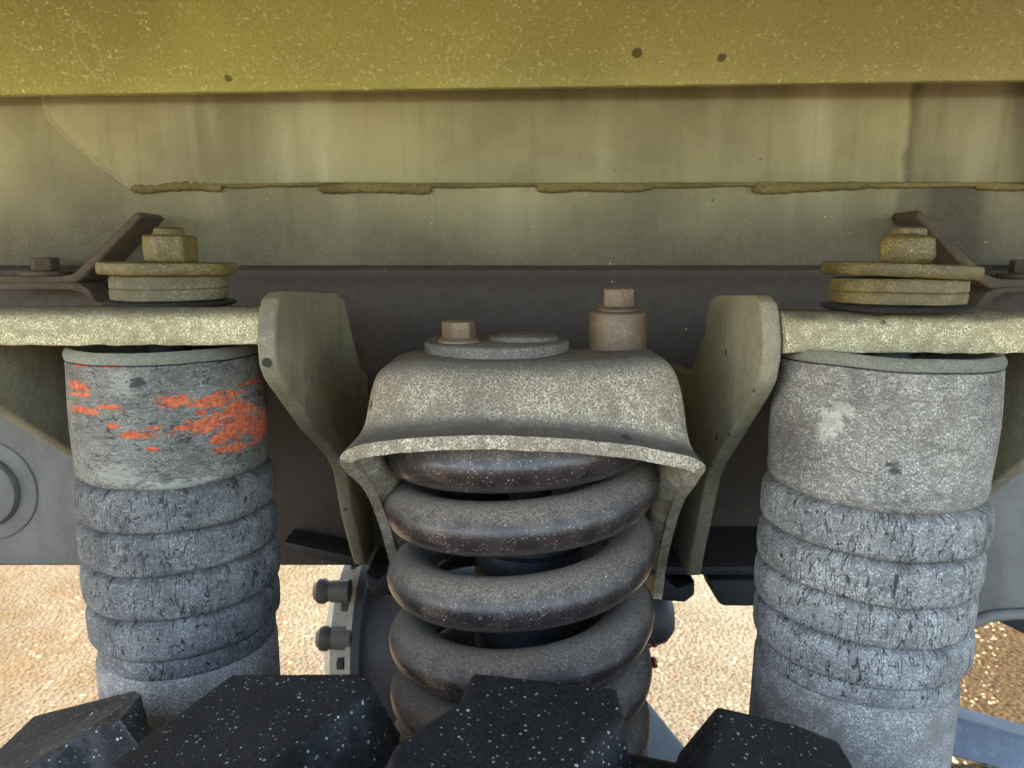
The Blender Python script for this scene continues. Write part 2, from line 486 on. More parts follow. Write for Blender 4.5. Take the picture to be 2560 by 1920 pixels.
def mat_tyre():
    n = N('tyre_rubber')
    f1 = n.noise(480, 4, 0.65); f2 = n.noise(26, 4)
    c = n.mix(n.ramp(f2, 0.3, 0.7), (0.007, 0.0065, 0.006), (0.014, 0.013, 0.012))
    c = n.mix(n.ramp(f1, 0.50, 0.72, 0, 0.55), c, (0.06, 0.06, 0.062))
    for scl, sz, th, br in ((260, 0.30, 0.70, 0.7), (120, 0.20, 0.86, 0.9), (420, 0.4, 0.78, 0.6)):
        c = n.mix(n.math('MULTIPLY', spots(n, scl, sz, thr=th), br), c, srgb(196, 194, 188))
    g = n.t.nodes.new('ShaderNodeNewGeometry')
    wear = n.math('MULTIPLY', n.ramp(g.outputs['Pointiness'], 0.52, 0.60), n.ramp(n.noise(70, 4), 0.38, 0.62))
    c = n.mix(n.math('MULTIPLY', wear, 0.4), c, (0.10, 0.092, 0.085))
    nb = n.bump(n.noise(55, 4), 0.5, 0.002)
    nb = n.bump(f1, 0.4, 0.0008, nb)
    return n.done(c, 0.74, nb, 0.25)

def mat_ground():
    n = N('gravel_ground')
    big = n.noise(1.1, 5, 0.6); f = n.noise(90, 4, 0.65)
    c = n.mix(n.ramp(big, 0.35, 0.65), srgb(176, 160, 134), srgb(208, 192, 164))
    peb = n.vor(62, out='Color'); d = n.vor(62)
    pr = n.sep(peb)
    tone = n.mix(pr[0], srgb(128, 92, 58), srgb(205, 184, 150))
    tone = n.mix(n.ramp(pr[1], 0.85, 0.9), tone, srgb(196, 128, 58))
    c = n.mix(n.math('MULTIPLY', n.ramp(d, 0.25, 0.5, 0.85, 0), n.ramp(pr[2], 0.2, 0.5)), c, tone)
    # darker brown patch to the right; ochre dirt to the left
    x = n.sep(n.raw)
    brown_right = n.ramp(n.math('ADD', x[0], n.math('MULTIPLY', big, 0.5)), 1.25, 1.55)
    c = n.mix(n.math('MULTIPLY', brown_right, 0.85), c, n.mix(n.ramp(f, 0.35, 0.65), srgb(74, 54, 34), srgb(142, 112, 74)))
    left = n.ramp(n.math('ADD', x[0], n.math('MULTIPLY', big, 0.6)), -0.8, -0.3, 1, 0)
    c = n.mix(n.math('MULTIPLY', left, n.ramp(n.noise(5, 5), 0.35, 0.65, 0.25, 0.8)), c, srgb(178, 148, 108))
    c = n.mix(n.ramp(f, 0.3, 0.48, 0.5, 0), c, srgb(92, 72, 48))
    nb = n.bump(d, 0.9, 0.010); nb = n.bump(f, 0.4, 0.004, nb)
    nb = n.bump(n.noise(260, 3, 0.7), 0.8, 0.003, nb)
    nb = n.bump(n.noise(14, 4), 0.3, 0.008, nb)
    k = n.t.nodes.new('ShaderNodeVectorMath'); k.operation = 'SCALE'; n.t.links.new(c, k.inputs[0]); k.inputs['Scale'].default_value = 0.175
    return n.done(k.outputs[0], 1.0, nb, 0.0)

PAN_T = 1.50                       # the liner panel rises towards the viewer at this slope
def PP(u, v):                      # sight line against that sloping panel
    d = ray(u, v); k = (0.192 + 0.865 * PAN_T) / (d.z + PAN_T * d.y); return d * k
M_PANEL = mat_panel(PP)
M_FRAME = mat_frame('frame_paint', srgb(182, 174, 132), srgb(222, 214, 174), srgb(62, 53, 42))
M_DOUBLER = mat_frame('doubler_paint', srgb(186, 178, 134), srgb(240, 234, 198), srgb(84, 72, 54))
M_WELD = dusty_paint('weld_bead_olive', srgb(116, 104, 62), srgb(170, 156, 104), 0.4, 260, 0.6, 0.5, 0.3)
M_WEB = mat_frame('lower_web_shaded_paint', srgb(68, 56, 44), srgb(98, 86, 68), srgb(62, 51, 41))  # rail paint darkened: shade behind seat and gussets is in the colour
M_BAR = dusty_paint('bracket_paint', srgb(150, 134, 96), srgb(246, 230, 184), 0.95, 400, 0.75, 0.6, 0.2, top=0.75, topcol=srgb(60, 55, 46), chips=0.8)  # dark topcol paints shade onto the shelf tops
M_PLATE = dusty_paint('gusset_paint', srgb(128, 117, 92), srgb(214, 202, 166), 0.36, 700, 0.65, 0.3, 0.25, chips=0.9, streak=0.3)
M_CAST = dusty_paint('seat_paint', srgb(122, 107, 88), srgb(242, 224, 186), 0.9, 380, 0.75, 0.6, 0.2, top=0.8, topcol=srgb(78, 74, 70), chips=0.7)
M_YEL = dusty_paint('yellowed_hardware', srgb(86, 71, 36), srgb(176, 152, 80), 0.65, 420, 0.5, 0.8, 0.3, spec=0.5, top=0.7, topcol=srgb(56, 50, 38))
M_RUST = dusty_paint('browned_bolt_steel', srgb(102, 80, 58), srgb(178, 150, 108), 0.55, 420, 0.5, 0.55, 0.3, spec=0.5, top=0.6, topcol=srgb(70, 62, 54))
M_BROWN = dusty_paint('brown_bracket_paint', srgb(78, 64, 52), srgb(134, 118, 90), 0.4, 420, 0.75, 0.5, 0.25)
M_BOOT = rubber_nodes('bellows_rubber', srgb(86, 83, 80), srgb(168, 164, 154))
M_BOOT_R = rubber_nodes('bellows_rubber_paler', srgb(112, 108, 102), srgb(198, 192, 180), amt=0.85, crack=0.95)
M_RIM = dusty_paint('sleeve_rim', srgb(112, 108, 92), srgb(176, 170, 146), 0.5, 420, 0.75, 0.4, 0.2)
M_TUBE = dusty_paint('shock_tube_grey', srgb(112, 106, 98), srgb(196, 190, 178), 0.8, 330, 0.7, 0.4, 0.2, spec=0.4, chips=0.9)
M_COIL = mat_coil()
M_TYRE = mat_tyre()
M_GROUND = mat_ground()
M_DARK = dusty_paint('dark_oily_steel', srgb(40, 37, 36), srgb(86, 80, 74), 0.35, 420, 0.6, 0.5, 0.3)
M_AXLE = dusty_paint('axle_casting', srgb(128, 116, 100), srgb(180, 166, 142), 0.45, 300, 0.7, 0.4, 0.25)
M_ARM = dusty_paint('arm_steel_grey', srgb(92, 98, 108), srgb(150, 152, 154), 0.4, 420, 0.6, 0.4, 0.2, chips=0.9)
M_KNOB = dusty_paint('hub_knob', srgb(66, 58, 50), srgb(110, 98, 82), 0.4, 300, 0.7, 0.4, 0.25)
def plain(name, col, rough=0.5):
    n = N(name); f = n.noise(300, 3)
    return n.done(n.mix(n.ramp(f, 0.35, 0.65), sc_(col, 0.7), sc_(col, 1.2)), rough, n.bump(f, 0.3, 0.0005))
M_RED = plain('red_fitting', srgb(120, 30, 34))
M_HOSE = plain('black_hose', (0.01, 0.01, 0.011))
# ------------------------------------------------------------------ the setting
GZ = -1.45
def ground():
    n = 90; S = 60.0
    V, Fc = [], []
    xs = [math.copysign(abs(t) ** 2.2, t) * S for t in [(-1 + 2 * i / n) for i in range(n + 1)]]
    for j in range(n + 1):
        for i in range(n + 1):
            x, y = xs[i], 2.5 + xs[j]
            z = GZ + (mnoise.noise(Vector((x * 1.3, y * 1.3, 0))) * 0.012 if abs(x) < 8 and abs(y) < 8 else 0)
            V.append((x, y, z))
    for j in range(n):
        for i in range(n):
            a = j * (n + 1) + i
            Fc.append((a, a + 1, a + n + 2, a + n + 1))
    o = mesh_obj('ground', V, Fc, M_GROUND, kind='structure')
    o['label'] = 'sunlit tan gravel ground seen beyond the truck'
    # loose pebbles on the part of the ground that is in view
    rnd = random.Random(3)
    V, Fc = [], []
    ico = [(0, 0, 1), (.9, 0, .2), (.28, .85, .2), (-.72, .53, .2), (-.72, -.53, .2), (.28, -.85, .2)]
    for k in range(5200):
        y = rnd.uniform(1.9, 3.6); x = rnd.uniform(-0.72, 0.72) * y
        r = rnd.choice((.004, .005, .006, .008, .011)) * rnd.uniform(0.7, 1.2)
        a = rnd.uniform(0, 6.28); el = rnd.uniform(0.6, 1.0)
        b = len(V)
        z0 = GZ + mnoise.noise(Vector((x * 1.3, y * 1.3, 0))) * 0.012
        for (p, q, s) in ico:
            X, Y_ = p * r, q * r * el
            V.append((x + X * math.cos(a) - Y_ * math.sin(a), y + X * math.sin(a) + Y_ * math.cos(a), z0 + s * r * 0.6 - 0.0005))
        for i in range(5): Fc.append((b, b + 1 + i, b + 1 + (i + 1) % 5))
    g = mesh_obj('loose_pebbles', V, Fc, M_PEB, angle=20, kind='stuff')
    g['label'] = 'small loose pebbles strewn over the gravel ground'
    g['category'] = 'pebbles'

def mat_peb():
    n = N('pebble_stone')
    c = n.mix(n.sep(n.vor(40, out='Color'))[0], srgb(66, 52, 36), srgb(150, 132, 104))
    return n.done(c, 0.9, None, 0.15)
M_PEB = mat_peb()
ground()

# ------------------------------------------------------------------ truck body above the wheel
def truck_body():
    t = thing('truck_body', 'yellowish olive truck body whose pitted panel hangs across the top', 'truck body', (0, 0.86, 0.20))
    zl, zr = P(0, 238, 0.880), P(2560, 200, 0.848)
    n = 300
    rows = [(0.012, 0.0004), (0.003, 0.0), (0.0010, 0.0006), (0.0003, 0.0016), (0.0, 0.0035)] + [(-(0.012 * k) / PAN_T, 0.0035 + 0.012 * k) for k in range(1, 8)] + [(-0.155 / PAN_T, 0.1585), (-0.175 / PAN_T, 0.1785)]
    k = len(rows)
    V, Fc = [], []
    for i in range(n + 1):
        x = -2.6 + 5.2 * i / n
        s = (x - zl.x) / (zr.x - zl.x); sc = min(max(s, -0.3), 1.3)
        p = Vector((x, zl.y + (zr.y - zl.y) * sc, zl.z + (zr.z - zl.z) * sc))
        j = mnoise.noise(Vector((x * 70, 0, 0))) * 0.0009
        for (dy, dz) in rows:
            V.append(p + Vector((0, dy, dz + (j if dz < 0.003 else 0))))
    for i in range(n):
        for q in range(k - 1): Fc.append((i*k + q, (i+1)*k + q, (i+1)*k + q + 1, i*k + q + 1))
    mesh_obj('inner_panel', V, Fc, M_PANEL, t, angle=50, label='pitted olive panel facing the viewer')
    bm_obj('unseen_wheel_arch', box_bm(-2.6, 2.6, -0.06, 0.920, 0.365, 0.390, 0.002), M_PANEL, t)  # unseen, added to keep overhead sky off the suspension
    bm_obj('unseen_floor', box_bm(-2.6, 2.6, 0.895, 2.10, 0.33, 0.36, 0.002), M_FRAME, t)  # unseen occluder that keeps the sun off the parts below
    bm_obj('unseen_outer_side', box_bm(-2.6, 2.6, -0.09, -0.063, 0.27, 1.40, 0.002), M_PANEL, t)  # unseen, behind the camera; lower edge set to shape the incoming light
    bm_obj('unseen_roof', box_bm(-2.6, 2.6, -0.06, 2.10, 1.36, 1.40, 0.002), M_FRAME, t)  # unseen, added as part of the light-blocking body box
    bm_obj('unseen_far_side', box_bm(-2.6, 2.6, 2.103, 2.13, 0.15, 1.40, 0.002), M_PANEL, t)  # unseen, added to close the light-blocking box on the sun side
truck_body()

# ------------------------------------------------------------------ frame rail
FY = 0.93
def frame_rail():
    t = thing('frame_rail', 'long olive grey chassis rail with a welded doubler plate behind the spring', 'chassis rail', (0, FY, -0.40))
    zc, zb = zv(667, FY), zv(1414, FY + 0.005)
    bm = box_bm(-2.5, 2.5, FY, FY + 0.012, zc + 0.0012, 0.32, 0.0012)
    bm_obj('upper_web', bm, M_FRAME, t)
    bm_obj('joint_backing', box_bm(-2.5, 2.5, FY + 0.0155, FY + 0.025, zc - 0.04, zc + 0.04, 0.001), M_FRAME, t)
    # lower web with a softly rounded top lip just under the joint
    prof = [(0.012, zc - 0.0012), (0.0045, zc - 0.0014), (0.0022, zc - 0.004), (0.0020, zc - 0.012), (0.004, zc - 0.018), (0.005, zc - 0.03), (0.005, zb + 0.004), (0.007, zb), (0.07, zb), (0.07, zb + 0.01), (0.016, zb + 0.01)]
    V, Fc = [], []
    n = 120; k = len(prof)
    for i in range(n + 1):
        x = -2.5 + 5.0 * i / n
        for (dy, z) in prof: V.append((x, FY + dy, z + mnoise.noise(Vector((x * 20, z * 9, 0))) * 0.0004))
    for i in range(n):
        for j in range(k - 1): Fc.append((i*k + j, (i+1)*k + j, (i+1)*k + j + 1, i*k + j + 1))
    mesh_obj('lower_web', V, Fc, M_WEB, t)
    # doubler plate welded on the upper web
    th = 0.007
    pl = [P(95, 180, FY), P(112, 240, FY), P(135, 300, FY), P(200, 365, FY), P(332, 468, FY)]
    pr = [P(800, 458, FY), P(1340, 460, FY), P(1900, 458, FY), Vector((2.4, FY, P(1900, 458, FY).z))]
    top = [Vector((2.4, FY, 0.30)), Vector((pl[0].x, FY, 0.30))]
    pts = [Vector((p.x, FY - th, p.z)) for p in pl + pr + top]
    bm_obj('doubler_plate', sheet_prism(pts, (0, th - 0.0004, 0), 0.0022, 3), M_DOUBLER, t)
    # weld beads
    def bead(path, r, seed):
        pth = catmull(path, 14)
        k = len(pth)
        V, Fc = tube(pth, r, 10, rf=lambda s: r * (0.72 + 0.35 * math.sin(min(1, min(s, 1 - s) * 9) * math.pi / 2)) * (1 + 0.10 * math.sin(s * k * 1.1 + seed) + 0.12 * mnoise.noise(Vector((s * 7 + seed * 5, 1, 2)))))
        V = [Vector((v.x, FY - 0.0035 + (v.y - FY + 0.0035) * 0.75, v.z)) + mnoise.noise_vector(v * 70) * 0.0011 for v in V]
        mesh_obj('weld_bead', V, Fc, M_WELD if seed else M_DOUBLER, t, angle=80)
    def q(u, v): return P(u, v, FY - 0.0035)
    bead([q(u_, 462 + 2 * math.sin(u_)) for u_ in range(335, 2720, 90)], 0.0030, 9)
    bead([q(112, 238), q(132, 300), q(205, 372), q(280, 432), q(330, 468)], 0.0042, 0)
    bead([q(330, 468), q(365, 472), q(440, 465), q(500, 464), q(556, 470)], 0.0056, 1)
    bead([q(802, 462), q(822, 472), q(890, 468), q(960, 470), q(1030, 472), q(1080, 472)], 0.0060, 2)
    bead([q(1345, 464), q(1372, 470), q(1460, 466), q(1560, 468), q(1632, 464)], 0.0056, 3)
    bead([q(1884, 466), q(1905, 473), q(1980, 470), q(2080, 464), q(2170, 462)], 0.0056, 4)
    bead([q(2440, 462), q(2500, 466), q(2600, 466), q(2700, 464)], 0.0052, 5)
frame_rail()

M_ARM2 = dusty_paint('mount_plate_grey', srgb(112, 107, 98), srgb(152, 146, 134), 0.25, 480, 0.6, 0.3, 0.25, streak=0.3)
def round_cap():
    c = P(-30, 1222, FY)
    t = thing('axle_bushing_cap', 'round grey cap on the lower rail at the left edge', 'cap', (c.x, FY, c.z - 0.07))
    bm_obj('mounting_plate', box_bm(-1.2, -0.470, FY - 0.004, FY + 0.0048, zv(1408, FY), zv(900, FY), 0.0015), M_ARM2, t)
    M = T(c.x, FY - 0.005, c.z, rx=R_(90))
    lathe_obj('backing_ring', [(0.0, 0.003), (0.062, 0.003), (0.067, 0.0015), (0.069, -0.002)], M_ARM2, t, M, 72)
    lathe_obj('cap', [(0.0, 0.014), (0.040, 0.0135), (0.045, 0.012), (0.0475, 0.008), (0.048, 0.002)], M_ARM2, t, M, 72)
round_cap()

def lower_rail_bracket():
    t = thing('rail_drop_bracket', 'grey drop bracket with a rolled lower lip at the right edge', 'bracket', (0.75, FY, -0.48))
    Y0 = FY - 0.012
    pts = [P(u, v, Y0) for (u, v) in ((2300, 1130), (2330, 1500), (2400, 1545), (2440, 1548), (2480, 1535), (2560, 1528), (2640, 1526), (2760, 1530), (2760, 1130))]
    bm_obj('plate', sheet_prism(pts, (0, 0.012, 0), 0.002), M_ARM2, t)
    path = catmull([P(u, v, Y0 - 0.004) for (u, v) in ((2395, 1560), (2430, 1556), (2480, 1540), (2560, 1534), (2650, 1532), (2760, 1536))], 6)
    V, Fc = tube(path, 0.0075, 12)
    mesh_obj('rolled_lip', V, Fc, M_ARM2, t)
    pts = [P(u, v, FY + 0.25) for (u, v) in ((2420, 1470), (2480, 1545), (2560, 1585), (2760, 1640), (2760, 1470))]
    bm_obj('rear_flange', sheet_prism(pts, (0, 0.02, 0), 0.002), M_DARK, t)
lower_rail_bracket()

# ------------------------------------------------------------------ shock mounting brackets
XL0, XL1 = -0.198, -0.183          # left inner side plate
XR0, XR1 = 0.194, 0.209            # right inner side plate
def side_plate(parent, X, thick, front, back, name='side_plate'):
    """upright plate in a fore-aft plane, outlined by points seen along its nearer face"""
    pts = [PX(u, v, X) for (u, v) in front + back]
    for p in pts: p.x = X
    bm = sheet_prism(pts, (thick, 0, 0), 0.0028, 3)
    return bm_obj(name, bm, M_PLATE, parent, angle=45)

def shelf_bm(x0, x1, y0, y1, z0, z1, n=70):
    r = 0.016                       # generous radius along the upper front edge, sharper below
    prof = [(y1, z0), (y1, z1)]
    prof += [(y0 + r - r * math.sin(a), z1 - r + r * math.cos(a)) for a in [math.pi / 2 * k / 8 for k in range(9)]]
    prof += [(y0 - 0.0008, z0 + 0.008), (y0, z0 + 0.0022), (y0 + 0.0008, z0 + 0.0006), (y0 + 0.0025, z0)]
    bm = bmesh.new(); rows = []
    for i in range(n + 1):
        x = x0 + (x1 - x0) * i / n
        rows.append([bm.verts.new((x, y, z)) for y, z in prof])
    k = len(prof)
    for i in range(n):
        for j in range(k): bm.faces.new((rows[i][j], rows[i+1][j], rows[i+1][(j+1) % k], rows[i][(j+1) % k]))
    bm.faces.new(rows[0]); bm.faces.new(rows[-1])
    return bm

def left_bracket():
    t = thing('shock_bracket', 'olive shelf bracket holding the orange-flecked shock at the left', 'bracket', (-0.3, 0.75, -0.40), 'shock mounting brackets')
    front = [(690, 728), (668, 730), (652, 746), (643, 785), (640, 850), (646, 915), (660, 952), (682, 982), (745, 1070), (815, 1145), (832, 1180), (852, 1290), (874, 1375), (886, 1412)]
    bk = [Vector((XL0, FY - 0.001, zv(1414, FY) + 0.02)), Vector((XL0, FY - 0.001, zv(935, FY))), ]
    pts = [PX(u, v, XL0) for (u, v) in front]
    b2 = [PX(u, v, XL1) for (u, v) in ((905, 925), (880, 832), (862, 750), (845, 734))]
    poly = pts + [Vector((XL0, min(p.y, FY - 0.001), p.z)) for p in (bk + b2)]
    poly = [Vector((XL0, min(p.y, FY - 0.001), p.z)) for p in poly]
    bm_obj('side_plate', sheet_prism(poly, (XL1 - XL0, 0, 0), 0.0028, 3), M_PLATE, t, angle=45)
    # foot flange folded to the left
    y0 = pts[-1].y
    a = Vector((XL0 + 0.004, y0, pts[-1].z)); b = P(708, 1362, y0 - 0.0)
    pl = [a + Vector((0.008, 0, 0.004)), a + Vector((0, 0, -0.004)), b + Vector((0, 0, -0.008)), b + Vector((0, 0, 0.004)), a + Vector((-0.002, 0, 0.010))]
    bm_obj('foot_flange', sheet_prism(pl, (0, FY - y0 - 0.002, 0), 0.002), M_DARK, t)
    # outer plate, cut by the left edge of the picture
    XO = -0.452
    fr = [PX(u, v, XO) for (u, v) in ((-60, 795), (-75, 850), (-60, 960), (0, 1016), (172, 1122), (300, 1200), (352, 1300), (395, 1395))]
    poly = [Vector((XO, min(p.y, FY - 0.001), p.z)) for p in fr] + [Vector((XO, FY - 0.001, -0.14)), Vector((XO, 0.83, -0.085))]
    bm_obj('side_plate', sheet_prism(poly, (-0.015, 0, 0), 0.0028, 3), M_PLATE, t, angle=45)
    # shelf
    y0 = 0.588
    z1, z0 = zv(768, y0), zv(864, y0)
    bm = shelf_bm(XO + 0.0015, XL0 - 0.001, y0, 0.80, z0, z1)
    jag(bm, 0.0012, 60, lambda c: c.y < y0 + 0.01 and c.z < z0 + 0.008)
    for v in bm.verts: v.co.z -= (v.co.y - y0) * 0.054
    bm_obj('shelf', bm, M_BAR, t)
left_bracket()

def right_bracket():
    t = thing('shock_bracket', 'olive shelf bracket holding the plain grey shock at the right', 'bracket', (0.32, 0.75, -0.40), 'shock mounting brackets')
    front = [(1905, 738), (1930, 739), (1945, 756), (1952, 790), (1957, 850), (1954, 900), (1944, 955), (1925, 992), (1870, 1080), (1818, 1162), (1803, 1198), (1785, 1280), (1765, 1370), (1752, 1440)]
    pts = [PX(u, v, XR1) for (u, v) in front]
    zb = pts[-1].z
    b2 = [PX(u, v, XR0) for (u, v) in ((1722, 935), (1760, 830), (1772, 755), (1788, 739))]
    poly = [Vector((XR1, p.y, p.z)) for p in pts] + [Vector((XR1, FY - 0.001, zb)), Vector((XR1, FY - 0.001, b2[0].z - 0.005))] + [Vector((XR1, p.y, p.z)) for p in b2]
    bm_obj('side_plate', sheet_prism(poly, (XR0 - XR1, 0, 0), 0.0028, 3), M_PLATE, t, angle=45)
    XO = 0.452
    fr = [PX(u, v, XO) for (u, v) in ((2640, 800), (2660, 850), (2640, 1000), (2600, 1120), (2495, 1198), (2420, 1260), (2260, 1330))]
    poly = [Vector((XO, min(p.y, FY - 0.001), p.z)) for p in fr] + [Vector((XO, FY - 0.001, -0.30)), Vector((XO, FY - 0.001, -0.14)), Vector((XO, 0.83, -0.085))]
    bm_obj('side_plate', sheet_prism(poly, (0.015, 0, 0), 0.0028, 3), M_PLATE, t, angle=45)
    y0 = 0.566
    z1, z0 = zv(778, y0), zv(884, y0)
    bm = shelf_bm(XR1 + 0.001, XO - 0.0015, y0, 0.70, z0, z1)
    jag(bm, 0.0016, 70, lambda c: c.y < y0 + 0.01)
    for v in bm.verts: v.co.z -= (v.co.y - y0) * 0.054
    bm_obj('shelf', bm, M_BAR, t)
    # low dark channel the bracket stands on
    bm_obj('base_ledge', box_bm(0.150, 0.40, 0.80, FY - 0.002, zb - 0.012, zb - 0.001, 0.003), M_DARK, t)
    pts = [P(u, v, 0.86) for (u, v) in ((1772, 1450), (1796, 1508), (1808, 1516), (1960, 1518), (1960, 1450))]
    bm_obj('base_channel', sheet_prism(pts, (0, 0.06, 0), 0.003), M_DARK, t)
right_bracket()

# ------------------------------------------------------------------ shock absorbers in rubber boots
def shock(label, xc, yc, Rb, lean, vs, mats, hw, seed, Rs):
    """vs: photograph rows (front of column): rim top, rim bottom, then groove rows, last = tube start"""
    yf = yc - Rb
    z = [zv(v, yf) for v in vs]
    zbot = -0.80
    t = thing('shock_absorber', label, 'shock absorber', (xc, yc, zbot), 'shock absorbers beside the spring')
    M = T(xc, yc, 0, ry=lean)
    m_sleeve, m_boot, m_rim, m_tube = mats
    rnd = random.Random(seed)
    def wob_(amp, k):
        def w(r, zz, th):
            v = Vector((math.cos(th) * 2.2, math.sin(th) * 2.2, zz * 14 + seed * 3.1))
            v2 = v * 6
            return r + mnoise.noise(v) * amp + mnoise.noise(v2) * amp * 0.25, zz + mnoise.noise(v + Vector((9, 4, 1))) * k
        return w
    # sleeve
    zt, zr_, zs = z[0], z[1], z[2]
    h = zr_ - zs
    prof = [(Rs - 0.004, zr_ - 0.0005), (Rs - 0.0008, zr_ - 0.001), (Rs, zr_ - 0.003)]
    for i in range(1, 14): prof.append((Rs + 0.0015 * math.sin(i / 14 * math.pi) , zr_ - 0.003 - (h - 0.014) * i / 14))
    prof += [(Rs + 0.0006, zs + 0.011), (Rs + 0.0002, zs + 0.006), (Rs - 0.0015, zs + 0.002), (Rs - 0.0045, zs - 0.0005), (Rs - 0.009, zs - 0.002), (Rs - 0.013, zs - 0.002)]
    lathe_obj('sleeve', prof, m_sleeve, t, M, 128, wob_(0.0008, 0.0012))
    rim = [(Rs - 0.012, zt - 0.016), (Rs - 0.0075, zt - 0.004), (Rs - 0.006, zt), (Rs - 0.003, zt + 0.0006), (Rs - 0.0005, zt - 0.0012), (Rs + 0.0006, zt - 0.004), (Rs + 0.0008, zr_ + 0.004), (Rs + 0.0002, zr_ + 0.0006), (Rs - 0.003, zr_ + 0.0002)]
    lathe_obj('rim_band', rim, m_rim, t, M, 128, wob_(0.0006, 0.0010))
    lathe_obj('top_cup', [(0.0, zt - 0.012), (Rs - 0.013, zt - 0.014), (Rs - 0.0125, zt - 0.03)], M_DARK, t, M, 64)
    lathe_obj('pin', [(0.0, zt + 0.05), (0.016, zt + 0.05), (0.018, zt + 0.045), (0.020, zt - 0.012)], M_DARK, t, M, 32)
    # bellows: a core with one fold after another
    Rg = Rb - 0.0125
    core = lathe_obj('bellows', [(Rg, zs + 0.01), (Rg - 0.002, z[-1] - 0.01)], m_boot, t, M, 64)
    gro = z[2:]
    nf = len(gro) - 1
    for i in range(nf):
        a, b = gro[i], gro[i + 1]
        last = i == nf - 1
        Rr = Rb + 0.0012 * rnd.uniform(-1, 1) - (0.0035 if last else 0) - 0.0006 * i
        N_ = 22; prof = []
        for j in range(N_ + 1):
            s = -1 + 2 * j / N_
            e = (1 - abs(s) ** 5.0) ** (1 / 2.0) if abs(s) < 1 else 0
            # fuller low down, tucked under the fold above
            ss = s + 0.10 * (1 - s * s)
            zz = (a + b) / 2 - ss * (a - b) / 2 * 1.0
            prof.append((Rg + (Rr - Rg) * e, zz))
        tilt = T(0, 0, 0)
        zc = (a + b) / 2
        Mi = M @ T(0.001 * rnd.uniform(-1, 1), 0.001 * rnd.uniform(-1, 1), zc, rx=R_(rnd.uniform(-.5, .5)), ry=R_(rnd.uniform(-.7, .7))) @ T(0, 0, -zc)
        lathe_obj('fold', prof, m_boot, core, Mi, 128, wob_(0.0012, 0.0013), angle=60)
    # lower tube
    ze = z[-1]
    Rt = Rb - 0.0055
    tube_p = [(Rt - 0.006, ze + 0.004), (Rt - 0.0035, ze - 0.0008), (Rt - 0.001, ze - 0.002), (Rt, ze - 0.005)]
    tube_p += [(Rt, ze - 0.005 - (ze - 0.005 - zbot) * i / 8) for i in range(1, 9)] + [(0.0, zbot)]
    lathe_obj('lower_tube', tube_p, m_tube, t, M, 96)
    # top hardware above the shelf
    hx, zfl, zb0, zw0, zw1, rw, rb_, rf, tilt, nr, nh, rot, wear = hw
    Mh = T(hx, yc, 0)
    lathe_obj('flange_washer', [(0.02, zfl + 0.0045), (rf - 0.002, zfl + 0.0045), (rf, zfl + 0.003), (rf - 0.001, zfl + 0.0012), (rf - 0.004, zfl), (0.02, zfl)], M_DARK, t, Mh, 72)
    Mw = T(hx, yc, zw0, ry=tilt)
    lathe_obj('bushing', [(0.0, zw0 - 0.0005), (rb_ - 0.001, zw0 - 0.0005), (rb_, zw0 - 0.002), (rb_ + 0.0004, (zw0 + zb0) / 2), (rb_ - 0.0006, (zw0 + zb0) / 2 - 0.001), (rb_ + 0.0006, (zw0 + zb0) / 2 - 0.003), (rb_, zb0 + 0.001), (rb_ - 0.003, zb0)], M_YEL if wear > 1 else M_RUSTY, t, Mh, 80, wob_(0.0012 * wear, 0.0004))
    hgt = zw1 - zw0
    lathe_obj('washer', [(0.0, hgt), (rw - 0.003, hgt), (rw - 0.0008, hgt - 0.0008), (rw, hgt - 0.0025), (rw, 0.0022), (rw - 0.0012, 0.0004), (rw - 0.003, 0), (rb_ - 0.004, 0)], M_YEL, t, Mw, 96, wob_(0.0006, 0.0003))
    Mn = Mw @ T(hw[0] * 0 + (0.003), -0.002, hgt)
    bm_obj('nut', hex_bm(nr, nh, Mn, 0.003 if wear < 1.5 else 0.006, rot, 0.0009 * wear, seed), M_YEL, t, angle=50)
    lathe_obj('bolt_tip', [(0.0, nh + 0.0065), (0.010, nh + 0.0063), (0.0125, nh + 0.0045), (0.013, nh + 0.0005), (0.014, nh - 0.002)], M_YEL, t, Mn, 24)

M_RUSTY = dusty_paint('bushing_dusty_grey', srgb(100, 90, 62), srgb(168, 156, 116), 0.5, 300, 0.65, 0.6, 0.25)
LX, LY, LR = -0.3065, 0.655, 0.0850
RX_, RY_, RR = 0.3035, 0.595, 0.0868
def uvpix(u, v, cx, cy, r):
    p = cylhit(u, v, cx, cy, r)
    th = math.atan2(p.x - cx, -(p.y - cy))
    return th * r, p.z
BLOBS = []
for (u, v, rx, ry) in ((610, 1060, 70, 30), (655, 1055, 40, 32), (520, 1068, 45, 20), (555, 1096, 30, 10), (585, 1117, 35, 11), (600, 1022, 35, 22), (530, 1002, 60, 14), (452, 1004, 42, 12),
                       (580, 982, 42, 11), (340, 1087, 40, 8), (390, 1068, 22, 6), (275, 1016, 32, 8), (210, 1023, 30, 8), (190, 965, 18, 10), (193, 985, 26, 5), (285, 1065, 13, 6), (380, 1122, 14, 4),
                       (192, 912, 22, 5), (625, 955, 34, 8), (270, 918, 20, 3), (455, 1068, 14, 6), (500, 1030, 16, 6)):
    rs = 0.0800
    cx, cz = uvpix(u, v, LX, LY, rs)
    x1, _ = uvpix(u + rx * 0.5, v, LX, LY, rs); x0, _ = uvpix(u - rx * 0.5, v, LX, LY, rs)
    BLOBS.append((cx, cz, max(x1 - x0, 0.004), ry / F * 0.585))
def mark(u, v, rx, ry, cx, cy, r, colr, a_):
    x, z = uvpix(u, v, cx, cy, r); return (x, z, rx / F * 0.55, ry / F * 0.55, colr, a_)
